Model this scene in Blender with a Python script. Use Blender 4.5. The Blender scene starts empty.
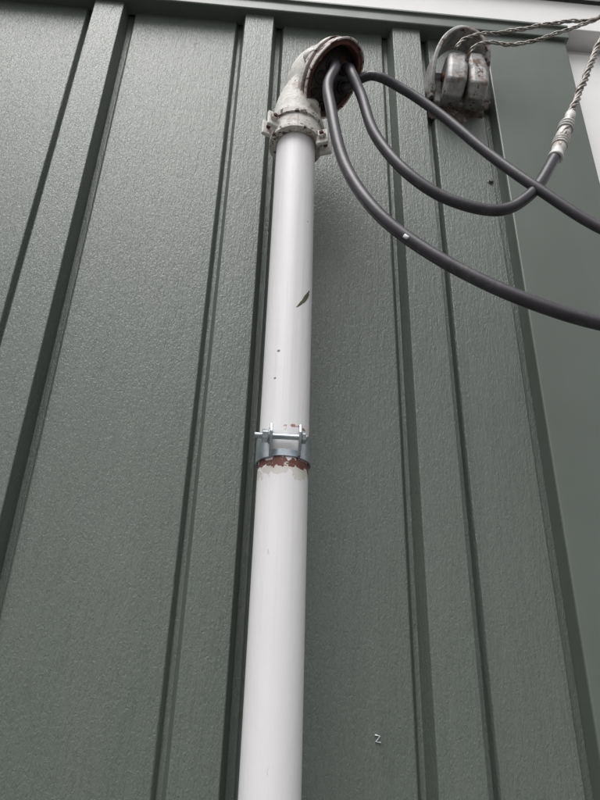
import bpy, math, random, bmesh
from mathutils import Vector, Matrix
random.seed(4)
sc=bpy.context.scene
H=1.9  # height of the camera above the ground; features were surveyed relative to it
COL=sc.collection

# ------------------------------------------------------------ materials
def newmat(name):
    m=bpy.data.materials.new(name); m.use_nodes=True
    nt=m.node_tree; b=nt.nodes["Principled BSDF"]
    return m,nt,b
def N(nt,t,**k):
    n=nt.nodes.new(t)
    for a,v in k.items(): setattr(n,a,v)
    return n
def pos(nt,scale=(1,1,1),loc=(0,0,0)):
    g=N(nt,'ShaderNodeNewGeometry'); mp=N(nt,'ShaderNodeMapping')
    mp.inputs['Scale'].default_value=scale; mp.inputs['Location'].default_value=loc
    nt.links.new(g.outputs['Position'],mp.inputs['Vector']); return mp.outputs[0]
def noise(nt,vec,scale,detail=4,rough=.5,dist=0):
    n=N(nt,'ShaderNodeTexNoise'); n.inputs['Scale'].default_value=scale
    n.inputs['Detail'].default_value=detail; n.inputs['Roughness'].default_value=rough
    n.inputs['Distortion'].default_value=dist
    nt.links.new(vec,n.inputs['Vector']); return n.outputs['Fac']
def ramp(nt,fac,stops):
    r=N(nt,'ShaderNodeValToRGB'); e=r.color_ramp.elements
    while len(e)<len(stops): e.new(.5)
    for i,(p,c) in enumerate(stops):
        e[i].position=p; e[i].color=(c if len(c)==4 else (*c,1)) if not isinstance(c,(int,float)) else (c,c,c,1)
    nt.links.new(fac,r.inputs[0]); return r.outputs[0]
def mix(nt,fac,a,b):
    m=N(nt,'ShaderNodeMix',data_type='RGBA')
    for s,v in ((m.inputs[0],fac),(m.inputs[6],a),(m.inputs[7],b)):
        if hasattr(v,'is_output'): nt.links.new(v,s)
        elif isinstance(v,(int,float)): s.default_value=v
        else: s.default_value=(*v,1)
    return m.outputs[2]
def math_(nt,op,a,b=0.0):
    m=N(nt,'ShaderNodeMath',operation=op)
    for s,v in ((m.inputs[0],a),(m.inputs[1],b)):
        if hasattr(v,'is_output'): nt.links.new(v,s)
        else: s.default_value=v
    return m.outputs[0]
def bump(nt,b,h,strength,dist):
    n=N(nt,'ShaderNodeBump'); n.inputs['Strength'].default_value=strength; n.inputs['Distance'].default_value=dist
    nt.links.new(h,n.inputs['Height'])
    nt.links.new(n.outputs[0],b.inputs['Normal']); return n
def setc(nt,b,c):
    if hasattr(c,'is_output'): nt.links.new(c,b.inputs['Base Color'])
    else: b.inputs['Base Color'].default_value=(*c,1)

def green_metal(name,emboss):
    m,nt,b=newmat(name)
    n1=noise(nt,pos(nt,(1,1,.5)),2.2,4,.6)
    n2=noise(nt,pos(nt,(1,1,.12)),30,3,.6)
    c=mix(nt,n1,(.098,.116,.101),(.120,.139,.123))
    c=mix(nt,math_(nt,'MULTIPLY',ramp(nt,n2,[(.45,0.),(.75,1.)]),.20),c,(.155,.17,.158))
    n5=noise(nt,pos(nt,(1,1,.03),(4,0,0)),14,3,.6)
    c=mix(nt,math_(nt,'MULTIPLY',ramp(nt,n5,[(.5,0.),(.75,1.)]),.16),c,(.20,.205,.185))
    if emboss:
        gv=noise(nt,pos(nt,(1,1,.42)),330,2,.6,1.2)
        g2=noise(nt,pos(nt,(1,1,.10)),190,2,.5,.8)
        h=math_(nt,'ADD',gv,math_(nt,'MULTIPLY',g2,.8))
        c=mix(nt,math_(nt,'MULTIPLY',ramp(nt,h,[(.70,1.),(.88,0.)]),.30),c,(.060,.073,.064))
        bump(nt,b,h,.66,.0014)
        b.inputs['Roughness'].default_value=.38
        b.inputs['Specular IOR Level'].default_value=.65
    else:
        b.inputs['Roughness'].default_value=.34
        g=noise(nt,pos(nt),9,2,.4); bump(nt,b,g,.35,.006)
    setc(nt,b,c)
    return m
GREEN=green_metal("embossed_green_metal",True)
GREENS=green_metal("smooth_green_metal",False)

def pipe_paint():
    m,nt,b=newmat("white_pipe_paint")
    n=noise(nt,pos(nt,(1,1,.25)),40,3,.6)
    c=mix(nt,n,(.72,.71,.725),(.79,.78,.79))
    s=noise(nt,pos(nt,(1,1,.02)),120,3,.6)
    c=mix(nt,math_(nt,'MULTIPLY',ramp(nt,s,[(.50,0.),(.8,1.)]),.45),c,(.56,.55,.54))
    g=N(nt,'ShaderNodeNewGeometry'); sx=N(nt,'ShaderNodeSeparateXYZ'); nt.links.new(g.outputs['Position'],sx.inputs[0])
    X,Y,Z=sx.outputs
    nb=noise(nt,pos(nt),60,5,.65)
    nn=math_(nt,'SUBTRACT',nb,.5)
    def zband(z,half,amp,src=nn):
        return math_(nt,'LESS_THAN',math_(nt,'ADD',math_(nt,'ABSOLUTE',math_(nt,'SUBTRACT',Z,H+z)),math_(nt,'MULTIPLY',src,amp)),half)
    chip=zband(.269,.0060,.085)
    c=mix(nt,chip,c,(.62,.60,.55))
    nr=noise(nt,pos(nt),140,4,.6)
    red=zband(.2775,.0052,.036)
    c=mix(nt,red,c,mix(nt,nr,(.085,.028,.022),(.23,.075,.055)))
    edge=math_(nt,'SUBTRACT',zband(.269,.0072,.085),chip)
    c=mix(nt,math_(nt,'MULTIPLY',edge,.6),c,(.36,.31,.26))
    upb=zband(.325,-.0020,.050)
    c=mix(nt,upb,c,(.36,.2,.15))
    ax=math_(nt,'SUBTRACT',X,.051); az=math_(nt,'SUBTRACT',Z,H+.520)
    u=math_(nt,'ADD',math_(nt,'MULTIPLY',ax,.88),math_(nt,'MULTIPLY',az,-.40))
    w=math_(nt,'ADD',math_(nt,'MULTIPLY',ax,.40),math_(nt,'MULTIPLY',az,.88))
    u=math_(nt,'ADD',u,math_(nt,'MULTIPLY',math_(nt,'MULTIPLY',w,w),6.0))
    e=math_(nt,'ADD',math_(nt,'POWER',math_(nt,'ABSOLUTE',math_(nt,'DIVIDE',u,.0023)),2),math_(nt,'POWER',math_(nt,'ABSOLUTE',math_(nt,'DIVIDE',w,.021)),2))
    leaf=math_(nt,'LESS_THAN',math_(nt,'ADD',e,math_(nt,'MULTIPLY',nn,3.0)),1.0)
    c=mix(nt,leaf,c,mix(nt,nr,(.03,.035,.02),(.13,.14,.07)))
    for (dx,dzp,r) in ((.018,.432,.0019),(.015,.392,.0015),(.052,.66,.0010)):
        a1=math_(nt,'SUBTRACT',X,dx); a2=math_(nt,'SUBTRACT',Z,H+dzp)
        q=math_(nt,'ADD',math_(nt,'MULTIPLY',a1,a1),math_(nt,'MULTIPLY',a2,a2))
        c=mix(nt,math_(nt,'LESS_THAN',q,r*r),c,(.20,.17,.15))
    sc1=noise(nt,pos(nt,(1,1,.35),(2,5,1)),48,5,.75)
    c=mix(nt,math_(nt,'MULTIPLY',ramp(nt,sc1,[(.69,0.),(.72,1.)]),.4),c,(.42,.36,.32))
    setc(nt,b,c); b.inputs['Roughness'].default_value=.45
    g2=noise(nt,pos(nt,(1,1,.35)),150,3,.6)
    bump(nt,b,g2,.4,.0008)
    return m
PIPE=pipe_paint()

def simple(name,c1,c2,scale=30,rough=.5,metal=0.,bs=0.,bd=.001,c3=None,t3=.6,stretch=(1,1,1),s3=45,c4=None,t4=.6,s4=20):
    m,nt,b=newmat(name)
    n=noise(nt,pos(nt,stretch),scale,4,.6)
    c=mix(nt,ramp(nt,n,[(.35,0.),(.65,1.)]),c1,c2)
    if c4:
        n4=noise(nt,pos(nt,stretch,(7.3,4.2,.9)),s4,5,.7)
        c=mix(nt,ramp(nt,n4,[(t4,0.),(t4+.12,1.)]),c,c4)
    if c3:
        n3=noise(nt,pos(nt,stretch,(3.3,1.2,.4)),s3,5,.7)
        c=mix(nt,ramp(nt,n3,[(t3,0.),(t3+.04,1.)]),c,c3)
    setc(nt,b,c); b.inputs['Roughness'].default_value=rough; b.inputs['Metallic'].default_value=metal
    if bs: bump(nt,b,noise(nt,pos(nt,stretch),scale*3,3,.6),bs,bd)
    return m
HEADM=simple("weathered_white_cast",(.64,.62,.59),(.78,.77,.74),60,.55,0,.6,.0016,(.11,.060,.04),.61,s3=75,c4=(.38,.32,.27),t4=.55,s4=26)
LIPM=simple("chipped_lip",(.54,.51,.48),(.72,.70,.67),60,.6,0,.6,.0016,(.075,.04,.03),.54,s3=80,c4=(.25,.18,.14),t4=.52,s4=30)
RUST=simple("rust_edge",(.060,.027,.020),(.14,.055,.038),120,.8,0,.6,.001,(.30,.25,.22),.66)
BLACK=simple("black_insulator",(.014,.012,.012),(.030,.022,.020),90,.55,0,.3,.001,(.085,.035,.025),.58)
CABLE=simple("cable_rubber",(.034,.031,.038),(.054,.049,.059),35,.36,0,.25,.0008,(.10,.065,.055),.63,s3=110,c4=(.085,.08,.085),t4=.56,s4=24)
ZINC=simple("zinc_plate",(.36,.41,.44),(.56,.61,.64),60,.30,.8,.1,.0004,(.22,.17,.13),.66)
GALV=simple("galvanised_steel",(.27,.265,.265),(.44,.44,.44),50,.45,.25,.5,.0014,(.085,.05,.035),.58,c4=(.18,.13,.105),t4=.50,s4=30)
ALU=simple("aluminium_strand",(.24,.22,.205),(.38,.36,.335),80,.45,.5,.2,.0005,(.12,.085,.065),.58)
SLEEVE=simple("sleeve_grey",(.58,.57,.55),(.70,.69,.67),80,.5,.1,.3,.001,(.3,.24,.2),.60)
SEAL=simple("old_sealant",(.045,.032,.027),(.15,.12,.105),70,.75,0,.8,.003,(.26,.24,.22),.56)
WHITE=simple("white_siding",(.79,.785,.785),(.85,.845,.845),6,.5,0,.12,.001)
GREY=simple("concrete_grey",(.22,.22,.22),(.30,.30,.29),25,.9,0,.5,.004)
GROUND=simple("gravel",(.10,.097,.09),(.24,.235,.22),60,.95,0,.9,.02)
SCREW=simple("painted_screw",(.07,.08,.075),(.2,.2,.19),90,.4,.4)
TAPE=simple("white_tape",(.7,.7,.72),(.8,.8,.82),90,.4)

# ------------------------------------------------------------ mesh helpers
def obj(name,verts,faces,mat,parent=None,smooth=False):
    me=bpy.data.meshes.new(name); me.from_pydata([tuple(v) for v in verts],[],faces); me.update()
    bm=bmesh.new(); bm.from_mesh(me); bmesh.ops.recalc_face_normals(bm,faces=bm.faces); bm.to_mesh(me); bm.free()
    o=bpy.data.objects.new(name,me); COL.objects.link(o); me.materials.append(mat)
    if smooth:
        for p in me.polygons: p.use_smooth=True
    if parent: o.parent=parent
    return o
def empty(name):
    o=bpy.data.objects.new(name,None); COL.objects.link(o); o.empty_display_size=.1; return o
def bevel(o,w,seg=2,ang=35):
    m=o.modifiers.new("bev",'BEVEL'); m.width=w; m.segments=seg; m.limit_method='ANGLE'; m.angle_limit=math.radians(ang)
    for p in o.data.polygons: p.use_smooth=True
    m.harden_normals=True
    return o
def box(name,lo,hi,mat,parent=None,bw=0):
    x0,y0,z0=lo;x1,y1,z1=hi
    v=[(x0,y0,z0),(x1,y0,z0),(x1,y1,z0),(x0,y1,z0),(x0,y0,z1),(x1,y0,z1),(x1,y1,z1),(x0,y1,z1)]
    f=[(0,1,2,3),(4,5,6,7),(0,1,5,4),(1,2,6,5),(2,3,7,6),(3,0,4,7)]
    o=obj(name,v,f,mat,parent)
    if bw: bevel(o,bw)
    return o
def catmull(pts,n=14):
    P=[Vector(p) for p in pts]; P=[2*P[0]-P[1]]+P+[2*P[-1]-P[-2]]
    out=[]
    for i in range(1,len(P)-2):
        p0,p1,p2,p3=P[i-1:i+3]
        def tj(t,a,b): return t+max((b-a).length,1e-6)**.5
        t0=0;t1=tj(t0,p0,p1);t2=tj(t1,p1,p2);t3=tj(t2,p2,p3)
        for k in range(n):
            t=t1+(t2-t1)*k/n
            A1=(t1-t)/(t1-t0)*p0+(t-t0)/(t1-t0)*p1
            A2=(t2-t)/(t2-t1)*p1+(t-t1)/(t2-t1)*p2
            A3=(t3-t)/(t3-t2)*p2+(t-t2)/(t3-t2)*p3
            B1=(t2-t)/(t2-t0)*A1+(t-t0)/(t2-t0)*A2
            B2=(t3-t)/(t3-t1)*A2+(t-t1)/(t3-t1)*A3
            out.append((t2-t)/(t2-t1)*B1+(t-t1)/(t2-t1)*B2)
    out.append(P[-2]); return out
def frames(path):
    T=[]
    for i in range(len(path)):
        a=path[max(i-1,0)];b=path[min(i+1,len(path)-1)]; T.append((b-a).normalized())
    n=T[0].orthogonal().normalized(); fr=[]
    for i,t in enumerate(T):
        n=(n-t*n.dot(t)).normalized(); fr.append((n,t.cross(n)))
    return fr
def tube(name,path,r,mat,parent=None,seg=20):
    fr=frames(path); v=[];f=[]
    for i,p in enumerate(path):
        rr=r(i/(len(path)-1)) if callable(r) else r
        a,b=fr[i]
        for k in range(seg):
            t=2*math.pi*k/seg; v.append(p+a*rr*math.cos(t)+b*rr*math.sin(t))
    n=len(path)
    for i in range(n-1):
        for k in range(seg):
            f.append((i*seg+k,i*seg+(k+1)%seg,(i+1)*seg+(k+1)%seg,(i+1)*seg+k))
    f.append(tuple(range(seg))); f.append(tuple((n-1)*seg+k for k in range(seg)))
    return obj(name,v,f,mat,parent,True)
def resample(path,step):
    out=[path[0].copy()]; acc=0
    for a,b in zip(path,path[1:]):
        L=(b-a).length
        if L==0: continue
        d=step-acc
        while d<=L:
            out.append(a+(b-a)*d/L); d+=step
        acc=L-(d-step)
    return out
def strands(name,path,R,r,k,pitch,mat,parent,step=.003,seg=7):
    p=resample(path,step); fr=frames(p)
    for s in range(k):
        q=[]
        for i,c in enumerate(p):
            t=2*math.pi*(s/k+i*step/pitch+.05*math.sin(i*.021)); a,b=fr[i]
            wob=1+.35*math.sin(i*.09+s*2.1)
            q.append(c+(a*math.cos(t)+b*math.sin(t))*R*wob)
        tube(name+"_%d"%(s+1),q,r,mat,parent,seg)
def lathe(name,prof,origin,axis,mat,parent=None,seg=32,capped=True):
    A=Vector(axis).normalized(); a=A.orthogonal().normalized(); b=A.cross(a); O=Vector(origin); v=[];f=[]
    for r,h in prof:
        for k in range(seg):
            t=2*math.pi*k/seg; v.append(O+A*h+a*r*math.cos(t)+b*r*math.sin(t))
    n=len(prof)
    for i in range(n-1):
        for k in range(seg): f.append((i*seg+k,i*seg+(k+1)%seg,(i+1)*seg+(k+1)%seg,(i+1)*seg+k))
    if capped: f.append(tuple(range(seg))); f.append(tuple((n-1)*seg+k for k in range(seg)))
    return obj(name,v,f,mat,parent,True)
def hexn(name,origin,axis,rad,h,mat,parent):
    o=lathe(name,[(rad,0),(rad,h)],origin,axis,mat,parent,6)
    for p in o.data.polygons: p.use_smooth=False
    bevel(o,rad*.12,2); return o

# ------------------------------------------------------------ green wall
wall=empty("green_metal_siding_wall")
D=.020
prof=[]
x0=-3.2
ribs=[.2565-.3065*k for k in range(11)][::-1]
prof.append((x0,0.0))
for c in ribs:
    L=c-.036; Rr=c+.035
    prof+= [(L-.0135,0.0),(L-.0115,.0035),(L-.008,.011),(L-.001,.011),(L+.0062,-D),(Rr-.0065,-D),(Rr-.0008,.013),(Rr+.0095,.013),(Rr+.0125,.0035),(Rr+.0150,0.0)]
prof.append((.4075,0.0)); prof.append((.4105,.010)); prof.append((.44,.010))
z0=.30; z1=H+1.312
v=[];f=[]
zs=[z0+(z1-z0)*i/40 for i in range(41)]
def oil(x,y,z):
    return y+(.0007*math.sin(z*5.1+x*7)+.0005*math.sin(z*11.3+x*17+1)) if abs(y)<.001 else y
for x,y in prof:
    for z in zs: v.append((x,oil(x,y,z),z))
K=len(zs)
for i in range(len(prof)-1):
    for j in range(K-1): f.append((i*K+j,(i+1)*K+j,(i+1)*K+j+1,i*K+j+1))
pan=obj("ribbed_panels",v,f,GREEN,wall)
for p in pan.data.polygons: p.use_smooth=True
bv=pan.modifiers.new("b",'BEVEL'); bv.width=.0024; bv.segments=3; bv.limit_method='ANGLE'; bv.angle_limit=math.radians(16); bv.harden_normals=True
box("wall_core",(-3.19,.020,.28),(.58,.20,H+1.40),GREY,wall)
cp=[(.4215,.009),(.4215,-.0215),(.4235,-.0235),(.597,-.0235),(.5995,-.021),(.5995,.22)]
v=[];f=[]
for x,y in cp: v.append((x,y,z0)); v.append((x,y,z1+.002))
for i in range(len(cp)-1): f.append((2*i,2*i+2,2*i+3,2*i+1))
ct=obj("corner_trim",v,f,GREENS,wall); bevel(ct,.0015,2,20)
tp=[(.006,H+1.306),(-.030,H+1.306),(-.032,H+1.308),(-.032,H+1.334),(-.037,H+1.336),(-.037,H+1.342),(.05,H+1.3425)]
v=[];f=[]
for y,z in tp: v.append((-3.2,y,z)); v.append((.603,y,z))
for i in range(len(tp)-1): f.append((2*i,2*i+2,2*i+3,2*i+1))
tf=obj("top_flashing",v,f,GREENS,wall); bevel(tf,.0015,2,20)
box("base_plinth",(-3.19,-.02,-.1),(.59,.2,.296),GREY,wall)
for (x,z) in ((.400,H+.906),):
    lathe("screw_washer",[(.0062,0),(.0055,.0015)],(x,0,z),(0,-1,0),SCREW,wall,16)
    hexn("screw_head",(x,-.0015,z),(0,-1,0),.0042,.0038,SCREW,wall)
tube("paint_fleck",[Vector((.158,-.0015,H-.013)),Vector((.164,-.0018,H-.014)),Vector((.159,-.0015,H-.020)),Vector((.165,-.0015,H-.021))],.0009,TAPE,wall,8)

# ------------------------------------------------------------ white upper siding + neighbour wall
up=empty("white_upper_siding_wall")
def lap(name,x0,x1,yb,z0,z1,step,parent,mat=WHITE):
    z=z0;pr=[]
    while z<z1:
        pr+=[(yb,z),(yb-.014,z+.0015),(yb-.014,z+.010),(yb-.002,z+step-.001)]; z+=step
    v=[];f=[]
    for y,zz in pr: v.append((x0,y,zz)); v.append((x1,y,zz))
    for i in range(len(pr)-1): f.append((2*i,2*i+2,2*i+3,2*i+1))
    o=obj(name,v,f,mat,parent); bevel(o,.001,2,20); return o
box("fascia_board",(-3.2,-.028,H+1.344),(3.0,.04,H+1.44),WHITE,up,.003)
lap("lap_boards",-3.2,3.0,-.034,H+1.443,H+2.6,.11,up)
box("upper_core",(-3.2,-.010,H+1.442),(3.0,.2,H+2.6),WHITE,up)
nb=empty("white_side_wall")
lap("side_lap_boards",.602,3.0,.016,H+.925,H+1.30,.40,nb)
box("side_core",(.602,.020,H+.915),(3.0,.3,H+1.343),WHITE,nb)
box("concrete_block_wall",(.602,.012,-.1),(3.0,.3,H+.913),GREY,None,.004)

bpy.ops.mesh.primitive_plane_add(size=400,location=(0,0,0)); g=bpy.context.object; g.name="gravel_ground"; g.data.materials.append(GROUND)

# ------------------------------------------------------------ service mast pipe
PX,PY,PR=.031,-.105,.0316
mast=empty("service_mast")
path=[Vector((PX,PY,.02*i)) for i in range(int((H+.885)/.02))]
tube("conduit_pipe",path,PR,PIPE,mast,64)
box("standoff",(PX-.012,PY+.02,1.25),(PX+.012,-.0201,1.28),ZINC,mast,.002)

clamp=empty("pipe_clamp")
def arcband(name,r0,r1,za,zb,a0,a1,mat,parent,seg=56):
    v=[];f=[]
    for i in range(seg+1):
        a=a0+(a1-a0)*i/seg
        for rr,zz in ((r0,za),(r1,za),(r1,zb),(r0,zb)):
            v.append((PX+rr*math.sin(a),PY-rr*math.cos(a),zz))
    for i in range(seg):
        for k in range(4): f.append((4*i+k,4*i+(k+1)%4,4*i+4+(k+1)%4,4*i+4+k))
    f.append((0,1,2,3)); f.append((4*seg,4*seg+1,4*seg+2,4*seg+3))
    o=obj(name,v,f,mat,parent); bevel(o,.0008,2); return o
zc=H+.283
ga=math.asin(.0165/PR)
arcband("strap_band",PR+.0006,PR+.0032,zc,zc+.034,ga,2*math.pi-ga,ZINC,clamp)
arcband("inner_liner",PR+.0003,PR+.0018,zc+.001,zc+.010,-ga-.1,ga+.1,ZINC,clamp,20)
yf=PY-PR*math.cos(ga)
for s in (-1,1):
    xa=PX+s*.0158
    vs=[];t=.0034
    outl=[(yf+.005,zc),(yf-.009,zc+.001),(yf-.019,zc+.010),(yf-.023,zc+.026),(yf-.018,zc+.038),(yf+.004,zc+.036)]
    for dx in (0,s*t):
        for y,z in outl: vs.append((xa+dx,y,z))
    n=len(outl); fs=[tuple(range(n)),tuple(range(n,2*n))]+[(i,(i+1)%n,n+(i+1)%n,n+i) for i in range(n)]
    bevel(obj("lug",vs,fs,ZINC,clamp),.0010,2)
by,bz=yf-.0125,zc+.023
lathe("bolt_shank",[(.0037,0)]+[(.0040 if i%2 else .0033,.0008*i) for i in range(1,80)]+[(.0026,.064)],(PX-.0375,by,bz),(1,0,0),ZINC,clamp,14)
hexn("bolt_head",(PX+.0195,by,bz),(1,0,0),.0078,.0052,ZINC,clamp)
hexn("nut",(PX-.0282,by,bz),(1,0,0),.0088,.0074,ZINC,clamp)
lathe("washer",[(.0098,0),(.0098,.0012)],(PX-.0207,by,bz),(1,0,0),ZINC,clamp,20)

# ------------------------------------------------------------ weatherhead
wh=empty("weatherhead")
n=Vector((.50,-.55,-.67)).normalized(); w=Vector((.74,.673,0)).normalized(); l=n.cross(w).normalized()
if l.z<0: l=-l
Hc=Vector((.083,-.151,H+.948))
def outline(t,sw=1.,sl=1.):
    c,s=math.cos(t),math.sin(t)
    aw=.0425*(1-.16*(-s if s<0 else 0)); al=.061 if s>0 else .060
    e=.9
    return aw*sw*math.copysign(abs(c)**e,c), al*sl*math.copysign(abs(s)**e,s)
SEG=56
def shell(prof_,name,mat,parent,cap0=True,cap1=True):
    v=[];f=[]
    for (sc_,d,up_) in prof_:
        for k in range(SEG):
            a,b=outline(2*math.pi*k/SEG,sc_,sc_); v.append(Hc+w*a+l*(b+up_)+n*d)
    m=len(prof_)
    for i in range(m-1):
        for k in range(SEG): f.append((i*SEG+k,i*SEG+(k+1)%SEG,(i+1)*SEG+(k+1)%SEG,(i+1)*SEG+k))
    if cap0:f.append(tuple(range(SEG)))
    if cap1:f.append(tuple((m-1)*SEG+k for k in range(SEG)))
    return obj(name,v,f,mat,parent,True)
dome=shell([(.90,-.002,0),(1.0,-.004,0),(1.0,-.022,0),(.98,-.042,0),(.93,-.062,.0),(.83,-.080,.0),(.64,-.094,.0),(.35,-.101,0)],"cast_body",HEADM,None)
neckpath=catmull([(PX,PY,H+.860),(PX,PY,H+.895),(PX+.004,PY-.002,H+.925),(PX+.016,PY-.006,H+.955)],8)
neck=tube("neck",neckpath,lambda t:.0405-.001*t,HEADM,None,32)
bpy.ops.object.select_all(action='DESELECT')
dome.select_set(True); neck.select_set(True); bpy.context.view_layer.objects.active=dome
bpy.ops.object.join(); dome.name="cast_body"; dome.parent=wh
rm=dome.modifiers.new("r",'REMESH'); rm.mode='VOXEL'; rm.voxel_size=.002; rm.use_smooth_shade=True
sm=dome.modifiers.new("s",'SMOOTH'); sm.iterations=8; sm.factor=.6
shell([(1.012,.000,0),(1.012,-.0035,0)],"seam_gasket",RUST,wh)
def ring(name,so,si,d0,d1,mat,lift=0,seg=72):
    v=[];f=[]
    for k in range(seg):
        t=2*math.pi*k/seg
        top=max(0,math.sin(t-.25))
        for s_,d in ((so,d0),(so,d1+lift*top),(si,d1+lift*top),(si,d0)):
            a,b=outline(t,s_,s_); v.append(Hc+w*a+l*b+n*d)
    for k in range(seg):
        k2=(k+1)%seg
        for j in range(4): f.append((4*k+j,4*k+(j+1)%4,4*k2+(j+1)%4,4*k2+j))
    o=obj(name,v,f,mat,wh); bevel(o,.0012,2); return o
ring("hood_lip",1.09,1.03,-.001,.005,LIPM,.016)
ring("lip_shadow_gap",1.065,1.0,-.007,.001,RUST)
ring("hood_flange",1.13,1.0,-.019,-.009,LIPM)
ring("inner_rust_rim",1.028,.89,-.001,.004,RUST,.013)
shell([(.93,-.001,0),(.93,.0025,0)],"insulator_plate",BLACK,wh)
holes=[(-.0135,.016),(.010,.028),(.0250,.004),(.001,-.006),(-.022,-.010),(.018,-.024),(-.004,-.031),(-.019,-.037),(.010,-.045)]
for i,(a,b) in enumerate(holes):
    O=Hc+w*a+l*b+n*.002
    k=.8 if i>5 else 1
    lathe("bushing",[(.0115*k,0),(.0112*k,.003),(.0098*k,.0045),(.0085*k,.0030),(.0075*k,-.0005)],O,n,BLACK,wh,24)
arcband("collar",PR+.0005,PR+.011,H+.838,H+.872,0,2*math.pi-.001,HEADM,wh)
arcband("collar_rim",PR+.001,PR+.0145,H+.868,H+.879,0,2*math.pi-.001,LIPM,wh)
arcband("collar_lower_rim",PR+.0005,PR+.0125,H+.836,H+.843,0,2*math.pi-.001,LIPM,wh)
for ang,zz in ((-1.15,H+.862),(1.20,H+.834)):
    dx,dy=math.sin(ang),-math.cos(ang)
    c=Vector((PX+dx*(PR+.017),PY+dy*(PR+.017),zz))
    for off in (-.0105,.0105):
        o=box("ear",(-.0115,-.0035,-.015),(.0095,.0035,.015),HEADM,wh,.0025)
        tang=Vector((-dy,dx,0))
        o.matrix_world=Matrix.Translation(c+tang*off)@Matrix.Rotation(math.atan2(dy,dx),4,'Z')
    lathe("ear_bolt",[(.0036,-.022),(.0036,.022)],c,(-dy,dx,0),RUST,wh,12)
    hexn("ear_bolt_head",c+Vector((-dy,dx,0))*.0142,(-dy,dx,0),.0070,.006,LIPM,wh)
    hexn("ear_nut",c+Vector((-dy,dx,0))*-.0142,(dy,-dx,0),.0070,.006,LIPM,wh)
lathe("hood_screw_boss",[(.010,0),(.010,.006),(.0065,.009)],Hc+w*-.039+l*.014-n*.030,-w,HEADM,wh,20)

# ------------------------------------------------------------ cables
def P(x,y,z): return Vector((x/1000,y/1000,H+z/1000))
def hole(i,d): a,b=holes[i]; return Hc+w*a+l*b+n*d
cA=[hole(0,-.006),hole(0,.014),P(74,-185,890),P(77,-196,828),P(96,-210,694),P(132,-230,596),P(173,-240,542),P(239,-255,481),P(312,-270,433),P(384,-280,405),P(480,-300,385),P(700,-380,420),P(1100,-600,700),P(2200,-1500,1500),P(6000,-5000,2600)]
cB=[hole(1,-.006),hole(1,.014),P(112,-177,935),P(127,-178,883),P(146,-185,787),P(190,-200,695),P(243,-205,649),P(312,-205,637),P(359,-205,670),P(405,-201,744),P(416,-200,764)]
cC=[hole(2,-.006),hole(2,.012),P(146,-168,944),P(198,-166,920),P(254,-172,860),P(317,-190,759),P(372,-210,676),P(446,-230,589),P(560,-260,520),P(800,-380,540),P(1200,-650,800),P(2300,-1550,1530),P(6000,-4900,2630)]
for i,(c,r) in enumerate(((cA,.0086),(cB,.0083),(cC,.0078))):
    tube("service_cable",resample(catmull(c,16),.009),r,CABLE,None,20)
tgt=P(170,-240,545)
cam=Vector((0,-.855,H))
pp=min(catmull(cA,30),key=lambda q:(q-tgt).length); dd=(cam-pp).normalized()
cab=bpy.data.objects["service_cable"]
tube("paint_spot",[pp+dd*.0075+Vector((-.0035,0,.003)),pp+dd*.0082,pp+dd*.0078+Vector((.003,0,.0005))],.0028,TAPE,cab,10)

sp=empty("splice_connector")
p0=P(411,-200,753);p1=P(458,-195,866);d=(p1-p0)
prf=[]
for i in range(61):
    t=i/60; r=.0098+.0008*math.sin(t*math.pi*9+1)+.0005*math.sin(t*47) - (.0022*(t>.72)) - (.003 if t>.93 else 0)
    prf.append((r,t*d.length))
lathe("crimp_sleeve",prf,p0,d,SLEEVE,sp,24)
wpath=catmull([p0+d*.35+Vector((0,-.008,0)),p1,P(500,-192,960),P(547,-190,1064),P(640,-230,1230),P(1100,-650,1500),P(3000,-2400,2200)],20)
strands("neutral_strand",wpath,.0036,.0022,4,.055,ALU,sp,.007,6)
for k,(a0,a1) in enumerate(((.22,.36),(.55,.70))):
    q=[]
    for i in range(60):
        t=i/59; c=p0+d*(a0+(a1-a0)*t); e1=d.normalized().orthogonal().normalized(); e2=d.normalized().cross(e1)
        q.append(c+(e1*math.cos(t*18)+e2*math.sin(t*18))*.0108)
    tube("wrap_wire",q,.0015,SLEEVE,sp,8)

# ------------------------------------------------------------ anchor bracket
br=empty("wire_anchor_bracket")
v=[];f=[];cx,cz=.350,H+1.112
M=36
for rr,yy in ((1.0,.0005),(.85,-.007),(.5,-.012)):
    for k in range(M):
        t=2*math.pi*k/M; q=rr*(1+.14*math.sin(3*t+1)+.12*math.sin(7*t)+.06*math.sin(11*t+2))
        v.append((cx+.068*q*math.cos(t),yy,cz+.058*q*math.sin(t)))
for i in range(2):
    for k in range(M): f.append((i*M+k,i*M+(k+1)%M,(i+1)*M+(k+1)%M,(i+1)*M+k))
f.append(tuple(2*M+k for k in range(M)))
obj("sealant_smear",v,f,SEAL,br,True)
box("base_plate",(.300,-.021,H+1.088),(.400,-.006,H+1.175),GALV,br,.004)
def strap(name,pts,wd,th,mat,axis=Vector((1,0,0)),bw=.0012):
    p=catmull(pts,10); v=[];f=[]
    for i,c in enumerate(p):
        t=(p[min(i+1,len(p)-1)]-p[max(i-1,0)]).normalized(); s=(axis-t*axis.dot(t)).normalized(); nn=t.cross(s)
        for a,b in ((-1,-1),(1,-1),(1,1),(-1,1)): v.append(c+s*wd/2*a+nn*th/2*b)
    for i in range(len(p)-1):
        for k in range(4): f.append((4*i+k,4*i+(k+1)%4,4*i+4+(k+1)%4,4*i+4+k))
    f.append((0,1,2,3)); m=4*(len(p)-1); f.append((m,m+1,m+2,m+3))
    return bevel(obj(name,v,f,mat,br),bw,2)
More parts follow.
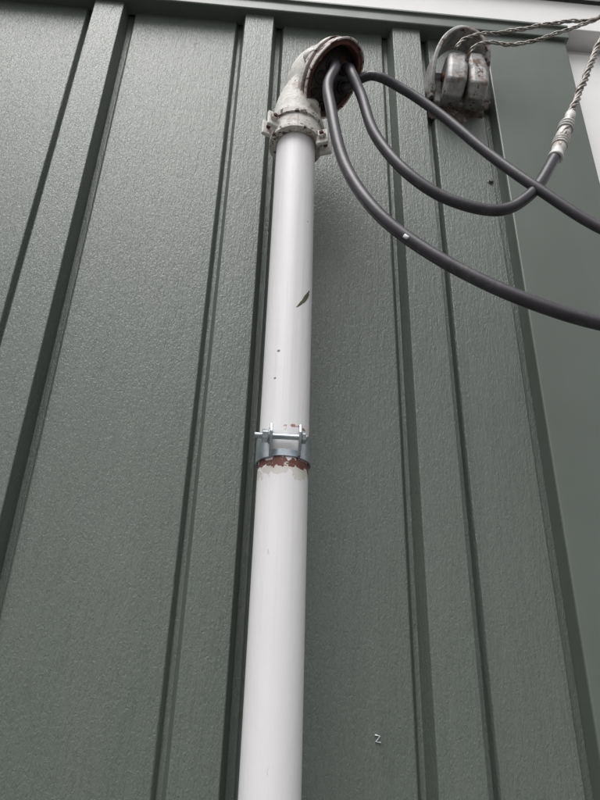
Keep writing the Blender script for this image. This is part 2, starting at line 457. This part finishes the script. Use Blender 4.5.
strap("saddle_arch",[P(292,-12,1098),P(290,-30,1128),P(298,-48,1172),P(318,-58,1208),P(346,-62,1226),P(376,-60,1218),P(396,-52,1190),P(400,-24,1150)],.052,.009,GALV,Vector((.1,-1,-.1)).normalized(),.003)
def jaw(name,xa,xb,zb,zt,yo,lean):
    sec=[(-.006,zb+.006),(-.045,zb-.008),(yo,zb+.010),(yo-.004,zb+.045),(yo+.006,zt-.014),(yo+.024,zt),(-.006,zt+.004)]
    vs=[]
    for x,sh in ((xa,.0),(xa+.006,.004),(xb-.006,.004),(xb,.0)):
        for y,z in sec:
            cy=-.038; c_z=(zb+zt)/2; k=.86 if sh==0 else 1
            vs.append((x+lean*(z-zb),cy+(y-cy)*k,H+c_z+(z-c_z)*k))
    m=len(sec); fs=[tuple(range(m)),tuple(range(3*m,4*m))]
    for j in range(3):
        for i in range(m): fs.append((j*m+i,j*m+(i+1)%m,(j+1)*m+(i+1)%m,(j+1)*m+i))
    bevel(obj(name,vs,fs,GALV,br),.005,3,18)
jaw("jaw_1",.312,.352,1.082,1.188,-.072,.10)
jaw("jaw_2",.358,.396,1.078,1.196,-.070,.02)
lathe("jaw_pin",[(.0085,0),(.0085,.085)],P(312,-44,1128),(1,0,.04),RUST,br,16)
hexn("pin_end",P(397,-44,1131),(1,0,.04),.0095,.007,GALV,br)

aw=empty("twisted_aluminium_wire")
w1=catmull([P(335,-76,1172),P(352,-80,1196),P(385,-82,1212),P(426,-85,1219),P(528,-120,1213),P(599,-150,1198),P(900,-500,1300),P(3000,-2400,2000)],24)
strands("wire_a",w1,.0026,.0017,3,.050,ALU,aw,.006,6)
w2=catmull([P(355,-50,1135),P(357,-82,1150),P(372,-88,1170),P(402,-88,1180),P(450,-95,1172),P(530,-125,1180),P(602,-152,1202),P(905,-506,1304),P(3000,-2410,2004)],24)
strands("wire_b",w2,.0025,.0016,3,.050,ALU,aw,.006,6)

# ------------------------------------------------------------ light
wd=bpy.data.worlds.new("World"); sc.world=wd; wd.use_nodes=True; nt=wd.node_tree
bg=nt.nodes['Background']; sky=nt.nodes.new('ShaderNodeTexSky'); sky.sky_type='NISHITA'; sky.sun_disc=False
sky.sun_elevation=math.radians(60); sky.sun_rotation=math.radians(205); sky.dust_density=5; sky.air_density=1
hs=nt.nodes.new('ShaderNodeHueSaturation'); hs.inputs['Saturation'].default_value=.12
nt.links.new(sky.outputs[0],hs.inputs['Color']); nt.links.new(hs.outputs[0],bg.inputs[0]); bg.inputs[1].default_value=.15
sd=bpy.data.lights.new("sun",'SUN'); sd.energy=1.5; sd.angle=math.radians(40); sd.color=(1,.985,.965)
so=bpy.data.objects.new("sun",sd); COL.objects.link(so)
e,a=math.radians(60),math.radians(205)
dirv=Vector((math.sin(a)*math.cos(e),math.cos(a)*math.cos(e),math.sin(e)))
so.rotation_euler=dirv.to_track_quat('Z','Y').to_euler()
sc.view_settings.view_transform='Standard'; sc.view_settings.look='None'; sc.view_settings.exposure=0

# ------------------------------------------------------------ camera
p=math.radians(26.6);ps=math.radians(3.8);r=math.radians(1.66)
F=Vector((math.sin(ps)*math.cos(p),math.cos(ps)*math.cos(p),math.sin(p)))
R0=Vector((math.cos(ps),-math.sin(ps),0));U0=R0.cross(F)
R=R0*math.cos(r)+U0*math.sin(r);U=U0*math.cos(r)-R0*math.sin(r)
cd=bpy.data.cameras.new("camera"); co=bpy.data.objects.new("camera",cd); COL.objects.link(co)
M4=Matrix((R,U,-F)).transposed().to_4x4(); M4.translation=Vector((0,-.855,H)); co.matrix_world=M4
cd.sensor_fit='VERTICAL'; cd.sensor_height=36; cd.sensor_width=27; cd.lens=28.8; cd.clip_start=.01; cd.clip_end=1000
sc.camera=co
